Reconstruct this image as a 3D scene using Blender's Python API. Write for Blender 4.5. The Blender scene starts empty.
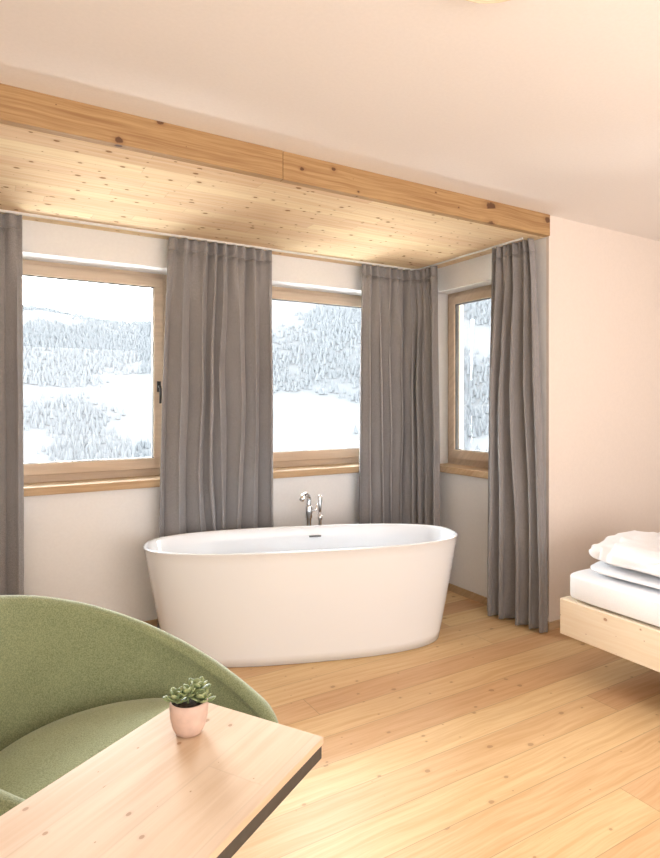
import bpy, bmesh, math, random
from mathutils import Vector, noise
C = bpy.context.scene.collection
PI = math.pi
H = 1.4

# ---------------------------------------------------------------- node helper
class NT:
    def __init__(s, name):
        s.m = bpy.data.materials.new(name); s.m.use_nodes = True
        s.t = s.m.node_tree; s.t.nodes.clear()
        s.out = s.n('ShaderNodeOutputMaterial')
    def n(s, k, **kw):
        nd = s.t.nodes.new(k)
        for a, b in kw.items(): setattr(nd, a, b)
        return nd
    def put(s, sock, v):
        if isinstance(v, bpy.types.NodeSocket): s.t.links.new(v, sock)
        elif isinstance(v, (tuple, list)):
            if len(v) == 3 and sock.type == 'RGBA': v = (*v, 1)
            sock.default_value = v
        else: sock.default_value = v
    def math(s, op, a, b=0.0, c=None):
        nd = s.n('ShaderNodeMath', operation=op)
        s.put(nd.inputs[0], a); s.put(nd.inputs[1], b)
        if c is not None: s.put(nd.inputs[2], c)
        return nd.outputs[0]
    def xyz(s, x, y, z=0.0):
        nd = s.n('ShaderNodeCombineXYZ')
        for i, v in enumerate((x, y, z)): s.put(nd.inputs[i], v)
        return nd.outputs[0]
    def mix(s, f, a, b, mode='MIX'):
        nd = s.n('ShaderNodeMix', data_type='RGBA', blend_type=mode)
        s.put(nd.inputs[0], f); s.put(nd.inputs[6], a); s.put(nd.inputs[7], b)
        return nd.outputs[2]
    def noise(s, vec, scale, detail=3, rough=.5, dist=0.0):
        nd = s.n('ShaderNodeTexNoise')
        s.put(nd.inputs['Vector'], vec); nd.inputs['Scale'].default_value = scale
        nd.inputs['Detail'].default_value = detail; nd.inputs['Roughness'].default_value = rough
        nd.inputs['Distortion'].default_value = dist
        return nd.outputs[0]
    def rng(s, v, a, b, c=0.0, d=1.0):
        nd = s.n('ShaderNodeMapRange', interpolation_type='SMOOTHSTEP')
        s.put(nd.inputs[0], v)
        for i, q in enumerate((a, b, c, d)): s.put(nd.inputs[i+1], q)
        return nd.outputs[0]
    def co(s):
        return s.n('ShaderNodeTexCoord').outputs['Object']
    def bsdf(s, col, rough=.5, bump=None, bs=.2, bd=.01, **kw):
        p = s.n('ShaderNodeBsdfPrincipled')
        s.put(p.inputs['Base Color'], col); s.put(p.inputs['Roughness'], rough)
        for k, v in kw.items(): s.put(p.inputs[k.replace('_', ' ')], v)
        if bump is not None:
            b = s.n('ShaderNodeBump'); b.inputs['Strength'].default_value = bs; b.inputs['Distance'].default_value = bd
            s.put(b.inputs['Height'], bump); s.t.links.new(b.outputs[0], p.inputs['Normal'])
        s.t.links.new(p.outputs[0], s.out.inputs[0])
        return s.m

def plain(name, col, rough=.5, nscale=40, var=.04, bs=.0, **kw):
    t = NT(name); n = t.noise(t.co(), nscale, 4)
    c = t.mix(t.rng(n, .3, .7), tuple(x*(1-var) for x in col), tuple(min(1, x*(1+var)) for x in col))
    return t.bsdf(c, rough, n if bs else None, bs, .002, **kw)

def wood(name, base, dark, knot, axis='X', width=.2, length=2.2, ks=3.0, kr=.10, kp=1.0,
         seam=.5, rough=.45, across=None, var=.10, gs=14.0, fine=.35, spec=.5):
    t = NT(name)
    sp = t.n('ShaderNodeSeparateXYZ'); t.put(sp.inputs[0], t.co())
    X, Y, Z = sp.outputs
    if axis == 'X': a, b = X, t.math('ADD', Y, Z)
    elif axis == 'Y': a, b = Y, t.math('ADD', X, Z)
    else: a, b = Z, t.math('ADD', X, Y)
    bw = t.math('DIVIDE', b, width)
    row = t.math('FLOOR', bw)
    w1 = t.n('ShaderNodeTexWhiteNoise', noise_dimensions='1D'); t.put(w1.inputs['W'], row)
    al = t.math('ADD', t.math('DIVIDE', a, length), t.math('MULTIPLY', w1.outputs[0], 7.3))
    bid = t.math('FLOOR', al)
    w2 = t.n('ShaderNodeTexWhiteNoise', noise_dimensions='2D'); t.put(w2.inputs['Vector'], t.xyz(row, bid))
    r = w2.outputs[0]
    wob = t.math('MULTIPLY', t.math('SUBTRACT', t.noise(t.xyz(t.math('ADD', a, t.math('MULTIPLY', r, 9)), b, r), 2.2, 2), .5), .05)
    b2 = t.math('ADD', b, wob)
    g1 = t.noise(t.xyz(t.math('ADD', t.math('MULTIPLY', a, .8), t.math('MULTIPLY', r, 31)), t.math('MULTIPLY', b2, gs), r), 2.6, 5, .6)
    g2 = t.noise(t.xyz(t.math('MULTIPLY', a, 5), t.math('MULTIPLY', b2, 170), r), 1.0, 3, .6)
    c = t.mix(t.rng(g1, .35, .72), base, dark)
    c = t.mix(t.math('MULTIPLY', t.rng(g2, .45, .75), fine), c, dark)
    k = t.math('ADD', 1-var, t.math('MULTIPLY', r, 2*var))
    c = t.mix(1.0, c, t.xyz(k, t.math('MULTIPLY', k, k), t.math('MULTIPLY', k, t.math('MULTIPLY', k, .98))), 'MULTIPLY')
    v = t.n('ShaderNodeTexVoronoi', voronoi_dimensions='2D'); v.inputs['Scale'].default_value = ks
    t.put(v.inputs['Vector'], t.xyz(t.math('ADD', t.math('MULTIPLY', a, .75), t.math('MULTIPLY', r, 3)), t.math('ADD', b, t.math('MULTIPLY', r, 2.3))))
    sc = t.n('ShaderNodeSeparateColor'); t.put(sc.inputs[0], v.outputs['Color'])
    rad = t.math('MULTIPLY', t.math('POWER', sc.outputs[0], 3.0), kr)
    rad = t.math('ADD', rad, .0001)
    q = t.math('DIVIDE', v.outputs['Distance'], rad)
    q = t.math('ADD', q, t.math('MULTIPLY', t.math('SUBTRACT', t.noise(t.co(), 60, 2), .5), .9))
    halo = t.rng(q, 2.6, .8); core = t.rng(q, 1.15, .75)
    c = t.mix(t.math('MULTIPLY', halo, .45*kp), c, tuple(x*.75+y*.25 for x, y in zip(dark, knot)))
    c = t.mix(t.math('MULTIPLY', core, .9*kp), c, knot)
    if seam > 0:
        f = t.math('FRACT', bw); e = t.math('MULTIPLY', t.math('MINIMUM', f, t.math('SUBTRACT', 1.0, f)), width)
        f2 = t.math('FRACT', al); e2 = t.math('MULTIPLY', t.math('MINIMUM', f2, t.math('SUBTRACT', 1.0, f2)), length)
        s = t.rng(t.math('MINIMUM', e, e2), .0025, .0006)
        c = t.mix(t.math('MULTIPLY', s, seam), c, tuple(x*.35 for x in dark))
    return t.bsdf(c, rough, g1, .06, .004, Specular_IOR_Level=spec)

def fabric(name, c1, c2, scale=500, bs=.4, sheen=.3, blot=6):
    t = NT(name); co = t.co()
    n = t.noise(co, scale, 2, .7); n2 = t.noise(co, blot, 3)
    c = t.mix(t.rng(n, .35, .65), c1, c2)
    c = t.mix(t.math('MULTIPLY', t.rng(n2, .4, .7), .12), c, tuple(min(1, x*1.25) for x in c2))
    return t.bsdf(c, .95, n, bs, .002, Sheen_Weight=sheen)

M = {}
M['wall'] = plain('wall_plaster_white', (.86, .865, .87), .9, 60, .012, .05)
M['wallp'] = plain('wall_plaster_warm', (.80, .72, .655), .9, 60, .012, .05)
M['ceil'] = plain('ceiling_plaster', (.84, .795, .765), .95, 80, .012, .05)
M['floor'] = wood('floor_larch', (.765, .53, .295), (.655, .405, .20), (.34, .17, .08), 'X', .165, 2.6, 8.5, .095, .6, .45, .42, var=.09, gs=17, fine=.6, spec=.35)
M['panel'] = wood('alcove_spruce', (.80, .64, .445), (.71, .515, .32), (.24, .11, .042), 'X', .09, 1.1, 14.0, .16, .9, .22, .85, var=.055, gs=20, spec=.05)
M['beam'] = wood('beam_larch', (.44, .262, .125), (.29, .145, .06), (.085, .03, .012), 'X', 5, 50, 8.0, .22, .95, 0, .6, gs=34, fine=.6)
M['table'] = wood('table_pine', (.68, .52, .38), (.60, .43, .29), (.34, .18, .09), 'X', .12, 30, 14, .07, .8, .10, .55, var=.03, gs=14, fine=.35, spec=.3)
M['bedw'] = wood('bed_pine', (.86, .75, .60), (.80, .66, .49), (.36, .18, .08), 'Y', .6, 30, 9, .10, .9, 0, .5, var=.0, gs=16, fine=.2)
M['winw'] = wood('window_oak_h', (.63, .50, .38), (.53, .41, .30), (.3, .18, .1), 'X', 3, 50, 2, .01, .3, 0, .6, var=0)
M['sill'] = wood('sill_larch', (.58, .42, .265), (.48, .325, .19), (.24, .11, .05), 'X', 3, 50, 5, .07, .8, 0, .6, var=0, spec=.2)
M['curtain'] = fabric('curtain_wool', (.20, .194, .198), (.325, .315, .320), 330, .3, .3)
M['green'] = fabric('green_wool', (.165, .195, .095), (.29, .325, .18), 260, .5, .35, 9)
M['green_seat_lit'] = fabric('green_wool_seat_lit', (.235, .275, .135), (.39, .435, .24), 260, .4, .35, 9)  # same green wool, lightened to offset the low light on the seat
M['tub'] = NT('tub_acrylic').bsdf((.83, .86, .895), .2, Coat_Weight=.3)
M['chrome'] = plain('chrome', (.82, .82, .83), .14, 10, .02, 0, Metallic=1.0)
M['slot'] = plain('overflow_steel', (.14, .14, .145), .4, 10, .02, 0, Metallic=.4)
M['blackm'] = plain('dark_steel', (.075, .071, .068), .5, 60, .1, .05, Metallic=.4)
M['handle'] = plain('dark_handle', (.05, .045, .042), .35, 60, .05, 0, Metallic=.7)
M['linen'] = fabric('white_linen', (.83, .84, .87), (.89, .90, .93), 300, .15, .1, 3)
M['pot'] = plain('pot_clay', (.63, .46, .38), .7, 50, .06, .15)
M['soil'] = plain('soil', (.05, .035, .025), 1, 180, .5, .8)
M['rail'] = plain('rail_white', (.8, .8, .78), .4)
M['lamp_body'] = plain('lamp_metal', (.7, .55, .38), .4)
M['seal'] = plain('window_seal', (.05, .05, .05), .6)
def leafmat():
    t = NT('succulent_leaf'); n = t.noise(t.co(), 60, 3)
    c = t.mix(t.rng(n, .35, .65), (.15, .21, .085), (.35, .41, .21))
    return t.bsdf(c, .5, n, .1, .002)
M['leaf'] = leafmat()
def glassmat():
    t = NT('window_glass'); tr = t.n('ShaderNodeBsdfTransparent'); tr.inputs[0].default_value = (.97, .985, .98, 1)
    g = t.n('ShaderNodeBsdfGlossy'); g.inputs['Roughness'].default_value = .02
    fr = t.n('ShaderNodeFresnel'); fr.inputs[0].default_value = 1.3
    m = t.n('ShaderNodeMixShader'); t.t.links.new(fr.outputs[0], m.inputs[0])
    t.t.links.new(tr.outputs[0], m.inputs[1]); t.t.links.new(g.outputs[0], m.inputs[2]); t.t.links.new(m.outputs[0], t.out.inputs[0])
    return t.m
M['glass'] = glassmat()
def emis(name, col, st):
    t = NT(name); e = t.n('ShaderNodeEmission'); e.inputs[0].default_value = (*col, 1); e.inputs[1].default_value = st
    t.t.links.new(e.outputs[0], t.out.inputs[0]); return t.m
M['diffuser'] = emis('lamp_diffuser', (1, .9, .76), 1.3)
def snow():
    t = NT('snowy_hillside'); co = t.co()
    a = t.noise(co, .02, 5, .6); b = t.noise(co, .05, 4, .6)
    c = t.mix(t.rng(a, .42, .6), (.0262, .0263, .0266), (.0240, .0243, .0247))  # haze put into the colours: snow kept close in tone to the trees
    c = t.mix(t.math('MULTIPLY', t.rng(b, .5, .65), .5), c, (.0212, .0218, .0224))
    return t.bsdf(c, 1.0)
M['snow'] = snow()
M['tree'] = plain('hazy_conifer', (.0350, .0378, .0405), 1, .3, .10)  # paler tree colour stands in for distance haze

# ---------------------------------------------------------------- mesh helpers
def box(bm, x0, x1, y0, y1, z0, z1):
    v = [bm.verts.new((x, y, z)) for z in (z0, z1) for y in (y0, y1) for x in (x0, x1)]
    for f in ((0, 2, 3, 1), (4, 5, 7, 6), (0, 1, 5, 4), (2, 6, 7, 3), (0, 4, 6, 2), (1, 3, 7, 5)):
        bm.faces.new([v[i] for i in f])
    return bm
def B(*boxes):
    bm = bmesh.new()
    for b in boxes: box(bm, *b)
    return bm
def obj(name, bm, mat, parent=None, smooth=False, bevel=0, sub=0, loc=None, solid=0):
    me = bpy.data.meshes.new(name)
    bmesh.ops.recalc_face_normals(bm, faces=bm.faces)
    bm.to_mesh(me); bm.free()
    o = bpy.data.objects.new(name, me); C.objects.link(o)
    me.materials.append(mat)
    if smooth: me.polygons.foreach_set('use_smooth', [True]*len(me.polygons))
    if parent is not None: o.parent = parent
    if loc: o.location = loc
    if solid:
        md = o.modifiers.new('s', 'SOLIDIFY'); md.thickness = solid; md.offset = 0
    if bevel:
        md = o.modifiers.new('b', 'BEVEL'); md.width = bevel; md.segments = 3; md.limit_method = 'ANGLE'
    if sub:
        md = o.modifiers.new('u', 'SUBSURF'); md.levels = sub; md.render_levels = sub
    return o
def tag(o, label=None, cat=None, group=None, kind=None):
    if label: o['label'] = label
    if cat: o['category'] = cat
    if group: o['group'] = group
    if kind: o['kind'] = kind
    return o
def empty(name, loc, rz=0):
    o = bpy.data.objects.new(name, None); C.objects.link(o); o.location = loc; o.rotation_euler = (0, 0, rz); o.empty_display_size = .1
    return o
def struct(name, bm, mat, label, **k):
    return tag(obj(name, bm, mat, **k), label, kind='structure')
def tube(bm, pts, rad, n=16, cap=True):
    pts = [Vector(p) for p in pts]; rings = []
    if not isinstance(rad, (list, tuple)): rad = [rad]*len(pts)
    up = Vector((0, 0, 1))
    for i, p in enumerate(pts):
        d = (pts[min(i+1, len(pts)-1)]-pts[max(i-1, 0)]).normalized()
        a = d.cross(up)
        if a.length < .05: a = d.cross(Vector((1, 0, 0)))
        a.normalize(); b = d.cross(a)
        rings.append([bm.verts.new(p+(a*math.cos(2*PI*k/n)+b*math.sin(2*PI*k/n))*rad[i]) for k in range(n)])
    for r, s in zip(rings, rings[1:]):
        for k in range(n): bm.faces.new((r[k], r[(k+1) % n], s[(k+1) % n], s[k]))
    if cap: bm.faces.new(rings[0]); bm.faces.new(rings[-1][::-1])
    return bm
def lathe(bm, prof, n=40, cx=0, cy=0):
    rings = []
    for r, z in prof:
        if r < 1e-5: rings.append([bm.verts.new((cx, cy, z))])
        else: rings.append([bm.verts.new((cx+r*math.cos(2*PI*k/n), cy+r*math.sin(2*PI*k/n), z)) for k in range(n)])
    for r, s in zip(rings, rings[1:]):
        for k in range(n):
            k2 = (k+1) % n
            if len(r) == 1 and len(s) == 1: continue
            if len(r) == 1: bm.faces.new((r[0], s[k], s[k2]))
            elif len(s) == 1: bm.faces.new((r[k], r[k2], s[0]))
            else: bm.faces.new((r[k], r[k2], s[k2], s[k]))
    return bm

# ---------------------------------------------------------------- room shell
AX = 3.02
MY = 2.46
BY = 3.73
W0, W1 = .92, 2.24
CZ = 2.55; PZ = 2.42
XL, XR, YR = -1.6, 5.2, -2.6
w1x = (-.12, 1.07); w2x = (1.72, 2.76); w3y = (2.72, 3.53)
struct('floor', B((XL-.2, XR+.2, YR-.2, 4.05, -.12, 0)), M['floor'], 'light larch plank floor with knots')
struct('ceiling', B((XL-.2, XR+.2, YR-.2, 4.05, CZ, CZ+.15)), M['ceil'], 'smooth off-white plaster ceiling of the room')
t = 4.05
struct('wall_back', B((-1.2, AX+.3, BY, t, 0, W0), (-1.2, AX+.3, BY, t, W1, CZ), (-1.2, w1x[0], BY, t, W0, W1),
                      (w1x[1], w2x[0], BY, t, W0, W1), (w2x[1], AX+.3, BY, t, W0, W1)), M['wall'], 'white window wall behind the bathtub')
struct('wall_alcove_right', B((AX, AX+.3, MY+.02, BY, 0, W0), (AX, AX+.3, MY+.02, BY, W1, CZ), (AX, AX+.3, MY+.02, w3y[0], W0, W1),
                              (AX, AX+.3, w3y[1], BY, W0, W1)), M['wall'], 'short white side wall of the alcove with a window')
struct('wall_alcove_left', B((-1.4, -1.2, MY, t, 0, CZ)), M['wall'], 'left side wall of the alcove')
struct('wall_right_front', B((AX, XR+.2, MY, MY+.02, 0, CZ), (AX+.3, XR+.2, MY+.02, MY+.2, 0, CZ)), M['wallp'], 'plain plaster wall beside the bed')
struct('wall_left', B((XL-.2, XL, YR, MY, 0, CZ), (XL-.2, -1.4, MY, MY+.2, 0, CZ)), M['wall'], 'left wall of the room')
struct('wall_right', B((XR, XR+.2, YR, MY, 0, CZ)), M['wallp'], 'right wall of the room')
struct('wall_rear', B((XL, XR, YR-.2, YR, 0, CZ)), M['wallp'], 'rear wall behind the viewer')
struct('ceiling_alcove', B((-1.2, AX, MY+.03, BY, PZ, PZ+.04)), M['panel'], 'knotty wood board ceiling lowered over the alcove')
struct('trim_1', B((-1.3, 1.197, MY-.012, MY+.03, PZ, CZ)), M['beam'], 'left length of the knotty wooden beam', bevel=.002)
struct('trim_2', B((1.2, AX+.0, MY-.009, MY+.03, PZ, CZ)), M['beam'], 'right length of the knotty wooden beam', bevel=.002)
struct('baseboard_back', B((-1.2, AX-.015, BY-.015, BY, 0, .05)), M['sill'], 'low wooden baseboard under the windows')
struct('baseboard_alcove', B((AX-.015, AX, MY, BY, 0, .05)), M['sill'], 'low wooden baseboard on the alcove side wall')
struct('baseboard_right', B((AX-.015, XR, MY-.015, MY, 0, .045)), M['sill'], 'low wooden baseboard on the wall beside the bed')

def window(n, horiz, a0, a1, p, label, handle_at=None, sill_front=0):
    def bb(u0, u1, d0, d1, z0, z1):
        return (u0, u1, p+d0, p+d1, z0, z1) if horiz == 'X' else (p+d0, p+d1, u0, u1, z0, z1)
    def ring(u0, u1, z0, z1, w, d0, d1, wb=None):
        wb = wb or w
        return B(bb(u0, u1, d0, d1, z0, z0+wb), bb(u0, u1, d0, d1, z1-w, z1), bb(u0, u0+w, d0, d1, z0+wb, z1-w), bb(u1-w, u1, d0, d1, z0+wb, z1-w))
    f = struct('window_%d' % n, ring(a0, a1, W0, W1, .045, 0, .07, .06), M['winw'], label)
    obj('sash', ring(a0+.028, a1-.028, W0+.045, W1-.03, .06, -.02, .05, .07), M['winw'], f, bevel=.004)
    obj('glazing_seal', ring(a0+.086, a1-.086, W0+.113, W1-.088, .006, -.004, .03), M['seal'], f)
    obj('glass_pane', B(bb(a0+.09, a1-.09, .015, .021, W0+.117, W1-.092)), M['glass'], f)
    sl = B(bb(a0-.0, a1+.0, sill_front, -.001, W0-.045, W0+.002)); obj('window_sill', sl, M['sill'], f, bevel=.004)
    if handle_at is not None:
        u = handle_at; z = 1.50
        h = obj('window_handle', B(bb(u-.013, u+.013, -.03, -.02, z-.035, z+.035)), M['handle'], f, bevel=.003)
        bm = bmesh.new()
        q = (lambda d, zz: (u, p+d, zz)) if horiz == 'X' else (lambda d, zz: (p+d, u, zz))
        tube(bm, [q(-.03, z), q(-.06, z), q(-.065, z-.01), q(-.065, z-.11)], .008, 12)
        obj('lever', bm, M['handle'], h, smooth=True)
    return f
window(1, 'X', w1x[0], w1x[1], 3.93, 'widest wood-framed window at the left with a dark handle', w1x[1]-.058, -.235)
window(2, 'X', w2x[0], w2x[1], 3.93, 'wood-framed window in the middle behind the bathtub', None, -.235)
window(3, 'Y', w3y[0], w3y[1], 3.16, 'narrow wood-framed window in the alcove side wall', None, -.18)

# ---------------------------------------------------------------- curtain rail + curtains
rl = empty('curtain_rail', (0, 3.6, PZ)); tag(rl, 'slim white curtain track under the wooden alcove ceiling', 'curtain rail')
obj('track', B((-1.1, 2.84, -.008, .008, -.012, 0)), M['rail'], rl)
bm = bmesh.new()
arc = [(2.84+.06*math.sin(k*PI/12), -.06+.06*math.cos(k*PI/12), -.006) for k in range(7)] + [(2.9, -1.04, -.006)]
tube(bm, arc, .0075, 8); obj('track_return', bm, M['rail'], rl)

def resample(path, n):
    P = [Vector((x, y)) for x, y in path]; L = [0]
    for a, b in zip(P, P[1:]): L.append(L[-1]+(b-a).length)
    out = []
    for i in range(n+1):
        s = L[-1]*i/n; k = 0
        while k < len(P)-2 and L[k+1] < s: k += 1
        f = (s-L[k])/(L[k+1]-L[k]); out.append(P[k].lerp(P[k+1], min(1, f)))
    return out
def curtain(label, top, bot, folds, amp0, amp1, seed, group, zb=.015):
    rnd = random.Random(seed)
    N = folds*22; zt = PZ-.016
    T = resample(top, N); Bt = resample(bot, N)
    cx = sum((p for p in T), Vector((0, 0)))/len(T)
    root = empty('curtain', (cx.x, cx.y, 0)); tag(root, label, 'curtain', group)
    wd = [rnd.uniform(.6, 1.5) for _ in range(folds)]; tot = sum(wd); cum = [0]
    for q in wd: cum.append(cum[-1]+q/tot)
    am = [rnd.uniform(.55, 1.2) for _ in range(folds+2)]
    def phase(u):
        k = 0
        while k < folds-1 and cum[k+1] < u: k += 1
        return k+(u-cum[k])/(cum[k+1]-cum[k])
    def pt(i, z):
        f = (zt-z)/(zt-zb)
        g = min(1, f*1.15)**.7
        p = T[i].lerp(Bt[i], g)
        a, b = max(0, i-5), min(N, i+5)
        tn = (T[b].lerp(Bt[b], g)-T[a].lerp(Bt[a], g)).normalized(); nr = Vector((-tn.y, tn.x))
        u = i/N; sw = .045*noise.noise(Vector((u*3, z*1.3, seed*3.1)))*min(1, f*2.5)
        uu = min(1, max(0, u+sw*(1-abs(2*u-1))*2))
        s = phase(uu); k = min(folds-1, int(s)); v = s-k; e = v*v*(3-2*v)
        aa = am[k]*(1-e)+am[k+1]*e
        A1 = amp1*aa*min(1, .45+f*1.5)
        w = 2*PI*s
        main = math.sin(w)+.10*math.sin(2*w+1.1+1.5*f+seed)
        pleat = math.sin(2*PI*u*folds*1.5+seed)
        hf = max(0, 1-f*5)
        off = (A1*(1-.6*hf))*main/1.05+amp0*.5*hf*pleat
        off += .014*noise.noise(Vector((u*5, z*1.0, seed)))*min(1, f*4)
        sway = .30*A1*math.sin(2*w)*(1-hf)
        q = p+nr*off+tn*sway
        return (q.x-cx.x, q.y-cx.y, z)
    def strip(z0, z1, rows, name):
        bm = bmesh.new(); g = []
        for r in range(rows+1):
            z = z1+(z0-z1)*r/rows
            g.append([bm.verts.new(pt(i, z)) for i in range(N+1)])
        for r in range(rows):
            for i in range(N): bm.faces.new((g[r][i], g[r][i+1], g[r+1][i+1], g[r+1][i]))
        return obj(name, bm, M['curtain'], root, smooth=True, solid=.004)
    strip(zt-.075, zt, 4, 'heading'); strip(zb, zt-.075, 60, 'drape')
    return root
G = 'grey wool curtains on the alcove track'
curtain('leftmost grey curtain, cut by the photo edge beside the wide window', [(-.45, 3.6), (.20, 3.6)], [(-.5, 3.6), (.21, 3.6)], 7, .04, .058, 1, G)
curtain('wide grey curtain between the left and middle windows behind the tub', [(1.0, 3.6), (1.67, 3.6)], [(.925, 3.6), (1.69, 3.6)], 7, .04, .058, 2, G)
curtain('grey curtain gathered around the alcove corner behind the right end of the tub', [(2.40, 3.6), (2.78, 3.6), (2.85, 3.58), (2.89, 3.52), (2.9, 3.36)],
        [(2.38, 3.6), (2.78, 3.6), (2.85, 3.58), (2.89, 3.52), (2.9, 3.31)], 8, .035, .052, 3, G)
curtain('grey curtain hanging full length to the floor at the alcove mouth', [(2.9, 2.80), (2.93, 2.51)], [(2.90, 2.86), (2.945, 2.41)], 5, .035, .058, 4, G)

# ---------------------------------------------------------------- bathtub
def sup(a, b, th, e=2.6):
    c, s = math.cos(th), math.sin(th)
    return (a*math.copysign(abs(c)**(2/e), c), b*math.copysign(abs(s)**(2/e), s))
tb = empty('bathtub', (1.65, 3.055, 0), math.radians(-19)); tag(tb, 'large white oval freestanding bathtub in front of the curtains', 'bathtub')
prof = []
TZ = .61
for k in range(13):
    f = k/12; g = f**.95
    prof.append((.795+.115*g, .288+.035*g, .004+(TZ-.012)*f))
prof += [(.913, .326, TZ-.004), (.911, .324, TZ), (.901, .314, TZ+.001), (.891, .304, TZ-.003), (.885, .299, TZ-.012)]
for f in (.1, .25, .4, .55, .7, .82):
    prof.append((.885-.185*f, .299-.055*f, TZ-.02-.45*f*1.0))
prof += [(.66, .23, .165), (.60, .20, .145), (.45, .15, .138), (.2, .07, .135)]
bm = bmesh.new(); N = 112; rings = []
for a, b, z in prof:
    rings.append([bm.verts.new((*sup(a, b, 2*PI*k/N), z)) for k in range(N)])
for r, s in zip(rings, rings[1:]):
    for k in range(N): bm.faces.new((r[k], r[(k+1) % N], s[(k+1) % N], s[k]))
bm.faces.new(rings[0]); bm.faces.new(rings[-1])
obj('tub_shell', bm, M['tub'], tb, smooth=True)
bm = bmesh.new(); box(bm, -.038, .038, .278, .290, TZ-.066, TZ-.056)
o = obj('overflow_slot', bm, M['slot'], tb, bevel=.002); o.location = (.10, 0, 0)
bm = bmesh.new(); lathe(bm, [(0, .147), (.026, .147), (.032, .143), (.032, .137)], 24)
obj('drain', bm, M['chrome'], tb, smooth=True)

tp = empty('bath_tap', (1.905, 3.50, 0)); tag(tp, 'chrome floor-standing bath tap with curved spout behind the tub', 'tap')
bm = bmesh.new(); lathe(bm, [(0, 0), (.04, 0), (.04, .012), (.018, .016), (.018, .62), (.024, .625), (.024, .70), (.020, .71), (0, .71)], 24)
obj('column', bm, M['chrome'], tp, smooth=True)
bm = bmesh.new()
pts = []
for k in range(13):
    a = PI*k/12*.86
    pts.append((-.055*(1-math.cos(a)), -.05*(1-math.cos(a)), .745+.045*math.sin(a)))
tube(bm, [(0, 0, .70), (0, 0, .72)]+pts, .0155, 16); obj('spout', bm, M['chrome'], tp, smooth=True)
bm = bmesh.new(); tube(bm, [(.015, 0, .67), (.05, -.01, .675), (.055, -.012, .72)], [.009, .009, .006], 12); obj('lever', bm, M['chrome'], tp, smooth=True)
hs = empty('hand_shower', (1.99, 3.50, 0)); tag(hs, 'slim chrome hand shower standing upright beside the bath tap', 'shower head')
bm = bmesh.new(); lathe(bm, [(0, 0), (.03, 0), (.03, .01), (.012, .014), (.012, .60), (.017, .605), (.017, .64), (0, .64)], 20); obj('stand', bm, M['chrome'], hs, smooth=True)
bm = bmesh.new(); lathe(bm, [(0, .64), (.010, .642), (.012, .70), (.016, .73), (.016, .765), (.012, .77), (0, .77)], 20); obj('wand', bm, M['chrome'], hs, smooth=True)

# ---------------------------------------------------------------- armchair
ch = empty('armchair', (.34, 1.65, 0), math.radians(150)); tag(ch, 'round olive green upholstered tub armchair beside the wooden table', 'armchair')
def hh(ph):
    p = ph*.80 if ph > 0 else -ph
    x = .5+.5*math.cos(min(1, p/math.radians(147))*PI)
    return .405+.43*x**.82
bm = bmesh.new(); rings = []; NP = 96; PR = math.radians(147); PL = math.radians(112)
for i in range(NP+1):
    ph = -PR+(PR+PL)*i/NP; h = hh(ph)
    lim = PL if ph > 0 else PR
    e = min(1, (lim-abs(ph))/math.radians(16)); e = math.sqrt(max(0, 1-(1-e)**2))
    th = .029*(.35+.65*e); rin0 = .445
    h = h - (1-e)*(.08 if ph < 0 else .16)
    lean = .055*(h-.3)/.5
    pr = []
    zb0 = min(.36, h-.06)
    pr.append((rin0-.01, .26)); pr.append((rin0, zb0-.02))
    for f in (.35, .65, .9):
        z = zb0+(h-.03-zb0)*f; pr.append((rin0+.003+(lean-.006)*f, z))
    rc = rin0+lean+th-.010
    for k in range(11):
        a = PI-PI*k/10; pr.append((rc+th*math.cos(a), h-th+th*math.sin(a)))
    for f in (.2, .45, .7, .9):
        z = (h-th)+(.17-(h-th))*f; pr.append((rc+th+(.36-(rc+th))*f**2.0, z))
    pr.append((.36, .155)); pr.append((.30, .15)); pr.append((.30, .24))
    rings.append([bm.verts.new((r*math.cos(ph), r*math.sin(ph), z)) for r, z in pr])
K = len(rings[0])
for r, s in zip(rings, rings[1:]):
    for k in range(K): bm.faces.new((r[k], s[k], s[(k+1) % K], r[(k+1) % K]))
bm.faces.new(rings[0]); bm.faces.new(rings[-1][::-1])
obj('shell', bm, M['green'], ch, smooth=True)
def squash(bm, f=.68):
    for v in bm.verts:
        if v.co.x < 0: v.co.x *= f
    return bm
bm = bmesh.new()
lathe(bm, [(0, .28), (.40, .28), (.42, .29), (.431, .31), (.434, .34), (.430, .368), (.42, .390), (.403, .406), (.375, .420), (.32, .433), (.2, .445), (0, .450)], 72)
obj('seat_cushion', squash(bm), M['green_seat_lit'], ch, smooth=True)
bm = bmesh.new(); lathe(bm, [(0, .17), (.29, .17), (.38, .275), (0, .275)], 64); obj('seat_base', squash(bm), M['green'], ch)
for k in range(4):
    a = PI/4+k*PI/2; bm = bmesh.new()
    sx = .5 if math.cos(a) < 0 else 1
    tube(bm, [(.25*math.cos(a)*sx, .22*math.sin(a), .18), (.29*math.cos(a)*sx, .25*math.sin(a), 0)], [.02, .012], 14); obj('leg', bm, M['sill'], ch, smooth=True)

# ---------------------------------------------------------------- table
TH = .74
ang = math.radians(211.5)
tbl = empty('table', (.586, 1.014, 0), ang); tag(tbl, 'pale knotty pine table top on black steel beside the green armchair', 'table')
TW = .35
obj('table_top', B((0, 1.25, -TW, 0, TH-.014, TH)), M['table'], tbl, bevel=.002)
obj('steel_frame', B((.003, 1.247, -TW+.003, -.003, TH-.042, TH-.0145)), M['blackm'], tbl, bevel=.002)
for x in (.36, 1.12):
    l = obj('leg', B((x-.03, x+.03, -TW/2-.03, -TW/2+.03, .012, TH-.042)), M['blackm'], tbl, bevel=.003)
    obj('foot_plate', B((x-.12, x+.12, -TW/2-.13, -TW/2+.13, 0, .012)), M['blackm'], l, bevel=.003)

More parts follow.
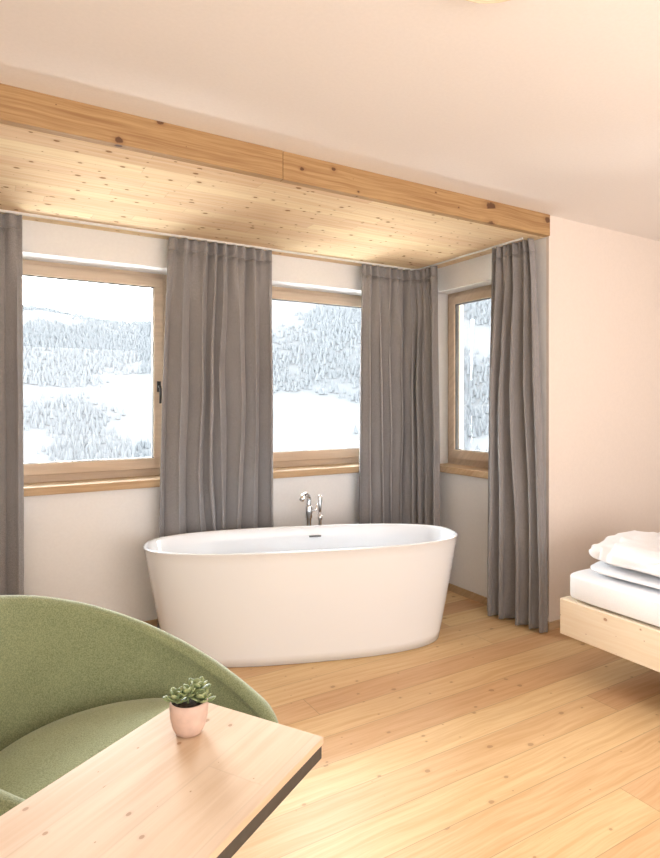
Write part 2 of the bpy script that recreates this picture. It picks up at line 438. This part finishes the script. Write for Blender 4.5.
# ---------------------------------------------------------------- potted succulent
pp = empty('potted_succulent', (.362, 1.166, TH), 0); tag(pp, 'small succulent in a pinkish clay pot on the pine table', 'plant')
bm = bmesh.new()
lathe(bm, [(0, 0), (.020, 0), (.026, .003), (.032, .014), (.0365, .032), (.038, .050), (.0375, .066), (.035, .066), (.0348, .056), (0, .056)], 48)
obj('pot', bm, M['pot'], pp, smooth=True)
bm = bmesh.new(); lathe(bm, [(0, .060), (.02, .0605), (.0345, .057), (.0345, .0565)], 32); obj('soil', bm, M['soil'], pp, smooth=True)
rnd = random.Random(7)
def leaf(bm, base, az, el, ln, wd):
    d = Vector((math.cos(az)*math.cos(el), math.sin(az)*math.cos(el), math.sin(el)))
    sd = Vector((-math.sin(az), math.cos(az), 0)); up = sd.cross(d)*-1
    prev = None; S = 8
    for i in range(S):
        f = i/(S-1); w = wd*(.35+1.65*f-1.92*f**5); w = max(w, .0007); th = w*.28
        c = base+d*ln*f+Vector((0, 0, 1))*ln*.22*f*f*(1 if el < .9 else 0)
        r = [bm.verts.new(c+sd*w*math.cos(a)+up*th*math.sin(a)) for a in [2*PI*k/8 for k in range(8)]]
        if prev:
            for k in range(8): bm.faces.new((prev[k], prev[(k+1) % 8], r[(k+1) % 8], r[k]))
        else: bm.faces.new(r)
        prev = r
    bm.faces.new(prev[::-1])
for (x, y, z, s, nn) in ((-.023, .006, .069, 1.1, 12), (.021, -.014, .067, 1.05, 12), (.020, .014, .076, 1.15, 12), (-.004, -.004, .079, .95, 11)):
    bm = bmesh.new()
    tube(bm, [(x*.6, y*.6, .058), (x, y, z)], .0025, 8)
    for k in range(nn):
        az = k*2.4+rnd.uniform(-.2, .2); lv = k/nn
        leaf(bm, Vector((x, y, z-.006+.008*lv)), az, .05+1.1*lv+rnd.uniform(-.1, .1), s*(.028-.013*lv), s*.0068)
    obj('rosette', bm, M['leaf'], pp, smooth=True)

# ---------------------------------------------------------------- bed
bx, by = 2.567, 2.024
bd = empty('bed', (bx, by, 0)); tag(bd, 'floating bed with a pale knotty pine frame and white mattress', 'bed')
obj('foot_board', B((0, .022, -1.85, 0, .214, .394)), M['bedw'], bd, bevel=.004)
obj('side_rail', B((.022, 2.1, -.022, 0, .214, .394)), M['bedw'], bd, bevel=.004)
obj('side_rail', B((.022, 2.1, -1.85, -1.828, .214, .394)), M['bedw'], bd, bevel=.004)
obj('slat_base', B((.022, 2.1, -1.828, -.022, .36, .393)), M['bedw'], bd)
obj('plinth', B((.55, 2.0, -1.4, -.45, 0, .36)), M['blackm'], bd)
def soft(x0, x1, y0, y1, z0, z1, e=.35, amp=.01, fs=6, seed=0, nu=60, nv=30, ez=None, wr=0):
    bm = bmesh.new(); cx, cy, cz = (x0+x1)/2, (y0+y1)/2, (z0+z1)/2; a, b, c = (x1-x0)/2, (y1-y0)/2, (z1-z0)/2
    f = lambda v, p: math.copysign(abs(v)**p, v)
    ez = ez or e
    rings = []
    for j in range(nv+1):
        ph = -PI/2+PI*j/nv; r = []
        for i in range(nu):
            th = 2*PI*i/nu
            p = Vector((a*f(math.cos(ph), ez)*f(math.cos(th), e), b*f(math.cos(ph), ez)*f(math.sin(th), e), c*f(math.sin(ph), ez)))
            w = Vector((cx, cy, cz))+p
            n_ = noise.noise(w*fs+Vector((seed, 0, 0)))+.4*noise.noise(w*fs*2.3+Vector((0, seed, 0)))
            n_ += -.6*abs(noise.noise(w*fs*1.4+Vector((seed, seed, 5))))+.15
            cr_ = 1-min(1, abs(noise.noise(Vector((w.x*7+w.z*5, w.y*11, seed*2.0))))*5)
            dv = p.normalized(); dv.z = abs(dv.z) if p.z > 0 else 0
            p += (dv*.6+Vector((0, 0, .8 if p.z > 0 else 0)))*amp*n_
            if p.z > -c*.3: p -= dv*wr*cr_*cr_
            if p.z < -c: p.z = -c
            r.append(bm.verts.new(Vector((cx, cy, cz))+p))
            if j in (0, nv): break
        rings.append(r)
    for r, s in zip(rings, rings[1:]):
        for k in range(nu):
            k2 = (k+1) % nu
            if len(r) == 1: bm.faces.new((r[0], s[k], s[k2]))
            elif len(s) == 1: bm.faces.new((r[k], r[k2], s[0]))
            else: bm.faces.new((r[k], r[k2], s[k2], s[k]))
    return bm
obj('mattress', soft(.012, 2.08, -1.83, -.012, .3945, .532, .07, .003, 4, nu=220, ez=.16), M['linen'], bd, smooth=True)
def duvet(name, label, cat, c, s, e, amp, seed, rz=0, z=0, wr=.008, fs=8):
    o = obj(name, soft(-s[0], s[0], -s[1], s[1], 0, s[2], e, amp, fs, seed, 220, 80, ez=.6, wr=wr), M['linen'], smooth=True)
    o.location = (c[0], c[1], z); o.rotation_euler = (0, 0, rz)
    return tag(o, label, cat)
duvet('folded_duvet', 'flat lower fold of white bedding directly on the mattress', 'duvet', (3.10, 1.65), (.46, .32, .040), .3, .005, 3, .03, .540, .003)
duvet('pillow', 'puffy rumpled white pillow lying uppermost on the bed', 'pillow', (3.10, 1.67), (.46, .32, .098), .38, .034, 8, -.04, .585, .022, 7)

# ---------------------------------------------------------------- ceiling lamp
cl = empty('ceiling_lamp', (1.158, 1.09, CZ)); tag(cl, 'round flush ceiling lamp, only its edge visible at the top', 'lamp')
bm = bmesh.new(); lathe(bm, [(0, 0), (.15, 0), (.15, -.025), (.142, -.03), (.142, -.015), (0, -.015)], 48); obj('lamp_housing', bm, M['lamp_body'], cl, smooth=False)
bm = bmesh.new(); lathe(bm, [(0, -.038), (.08, -.037), (.125, -.032), (.14, -.022), (.14, -.016), (0, -.016)], 48); obj('diffuser', bm, M['diffuser'], cl, smooth=True)

# ---------------------------------------------------------------- landscape outside
def ground(r, a):
    ridge = 92+48*max(0, min(1, (a-14)/12)) + 14*noise.noise(Vector((a*.09, 1.7, 0)))
    if r < 220: z = -14-14*(r/220)
    else:
        f = (r-220)/480; f2 = f*f*(3-2*f) if f < 1 else 1
        z = -28+(ridge+28)*f2
    return z+5*noise.noise(Vector((r*.012, a*.12, 3)))*min(1, r/150)
bm = bmesh.new(); g = []
RR = [25+12*k for k in range(60)]; AA = [-40+1.2*k for k in range(125)]
for r in RR:
    g.append([bm.verts.new((r*math.sin(math.radians(a)), r*math.cos(math.radians(a)), ground(r, a))) for a in AA])
for r, s in zip(g, g[1:]):
    for k in range(len(AA)-1): bm.faces.new((r[k], r[k+1], s[k+1], s[k]))
struct('ground_hillside', bm, M['snow'], 'snowy mountain slope across the valley outside the windows', smooth=True)
bm = bmesh.new(); rnd = random.Random(5); cnt = 0; tries = 0
while cnt < 17000 and tries < 400000:
    tries += 1
    r = math.sqrt(rnd.uniform(260**2, 715**2)); a = rnd.uniform(-2, 52)
    x, y = r*math.sin(math.radians(a)), r*math.cos(math.radians(a))
    dn = noise.noise(Vector((x*.012, y*.009, 9)))+.35*noise.noise(Vector((x*.04, y*.03, 4)))
    if a < 18: dn += .22 if 430 < r < 660 else (-.35 if r < 400 else 0)
    else: dn += .12 if 300 < r < 540 else -.02
    if dn < .10+rnd.uniform(-.16, .16): continue
    z = ground(r, a)-.5
    h = rnd.uniform(2.5, 5.5); w = h*.28; off = rnd.uniform(0, 1)
    ring = [bm.verts.new((x+w*math.cos(off+2*PI*k/5), y+w*math.sin(off+2*PI*k/5), z+h*.1)) for k in range(5)]
    tpv = bm.verts.new((x, y, z+h))
    for k in range(5): bm.faces.new((ring[k], ring[(k+1) % 5], tpv))
    cnt += 1
tag(obj('conifer_forest', bm, M['tree']), 'hazy conifer forest covering the snowy slope outside', 'trees', kind='stuff')

# ---------------------------------------------------------------- light
w = bpy.data.worlds.new('World'); bpy.context.scene.world = w; w.use_nodes = True
nt = w.node_tree; bg = nt.nodes['Background']
tc = nt.nodes.new('ShaderNodeTexCoord'); sp = nt.nodes.new('ShaderNodeSeparateXYZ'); nt.links.new(tc.outputs['Generated'], sp.inputs[0])
cr = nt.nodes.new('ShaderNodeValToRGB'); nt.links.new(sp.outputs[2], cr.inputs[0])
cr.color_ramp.elements[0].color = (1, 1, 1, 1); cr.color_ramp.elements[0].position = .25
cr.color_ramp.elements[1].color = (.27, .31, .36, 1); cr.color_ramp.elements[1].position = .75
nt.links.new(cr.outputs[0], bg.inputs[0]); bg.inputs[1].default_value = 45.0
def area(name, loc, rot, sx, sy, e, col=(1, 1, 1), portal=False):
    l = bpy.data.lights.new(name, 'AREA'); l.shape = 'RECTANGLE'; l.size = sx; l.size_y = sy; l.energy = e; l.color = col
    o = bpy.data.objects.new(name, l); C.objects.link(o); o.location = loc; o.rotation_euler = rot
    if portal: l.cycles.is_portal = True
    return o
area('portal_1', ((w1x[0]+w1x[1])/2, 4.04, 1.58), (-PI/2, 0, 0), 1.19, 1.32, 1, portal=True)
area('portal_2', ((w2x[0]+w2x[1])/2, 4.04, 1.58), (-PI/2, 0, 0), 1.04, 1.32, 1, portal=True)
area('portal_3', (3.31, (w3y[0]+w3y[1])/2, 1.58), (PI/2, 0, PI/2), .81, 1.32, 1, portal=True)
area('rear_fill', (1.3, YR+.03, 1.3), (PI/2, 0, 0), 4.1, 1.95, 112, (1, .95, .93))  # added soft fill in front of the solid rear wall, no fixture
area('ceiling_fill', (2.1, -.8, .9), (PI, 0, 0), 4.0, 2.4, 50, (1, .95, .92))  # added fill without a fixture, aimed up to brighten the ceiling

# ---------------------------------------------------------------- camera
cam = bpy.data.cameras.new('camera'); co = bpy.data.objects.new('camera', cam); C.objects.link(co)
co.location = (0, 0, H); co.rotation_euler = (PI/2, 0, -math.radians(30.6))
cam.sensor_fit = 'HORIZONTAL'; cam.sensor_width = 36; cam.lens = 36*594/660; cam.shift_y = -27/660; cam.clip_end = 3000; cam.clip_start = .05
bpy.context.scene.camera = co
vs = bpy.context.scene.view_settings; vs.view_transform = 'Standard'; vs.exposure = 0.0
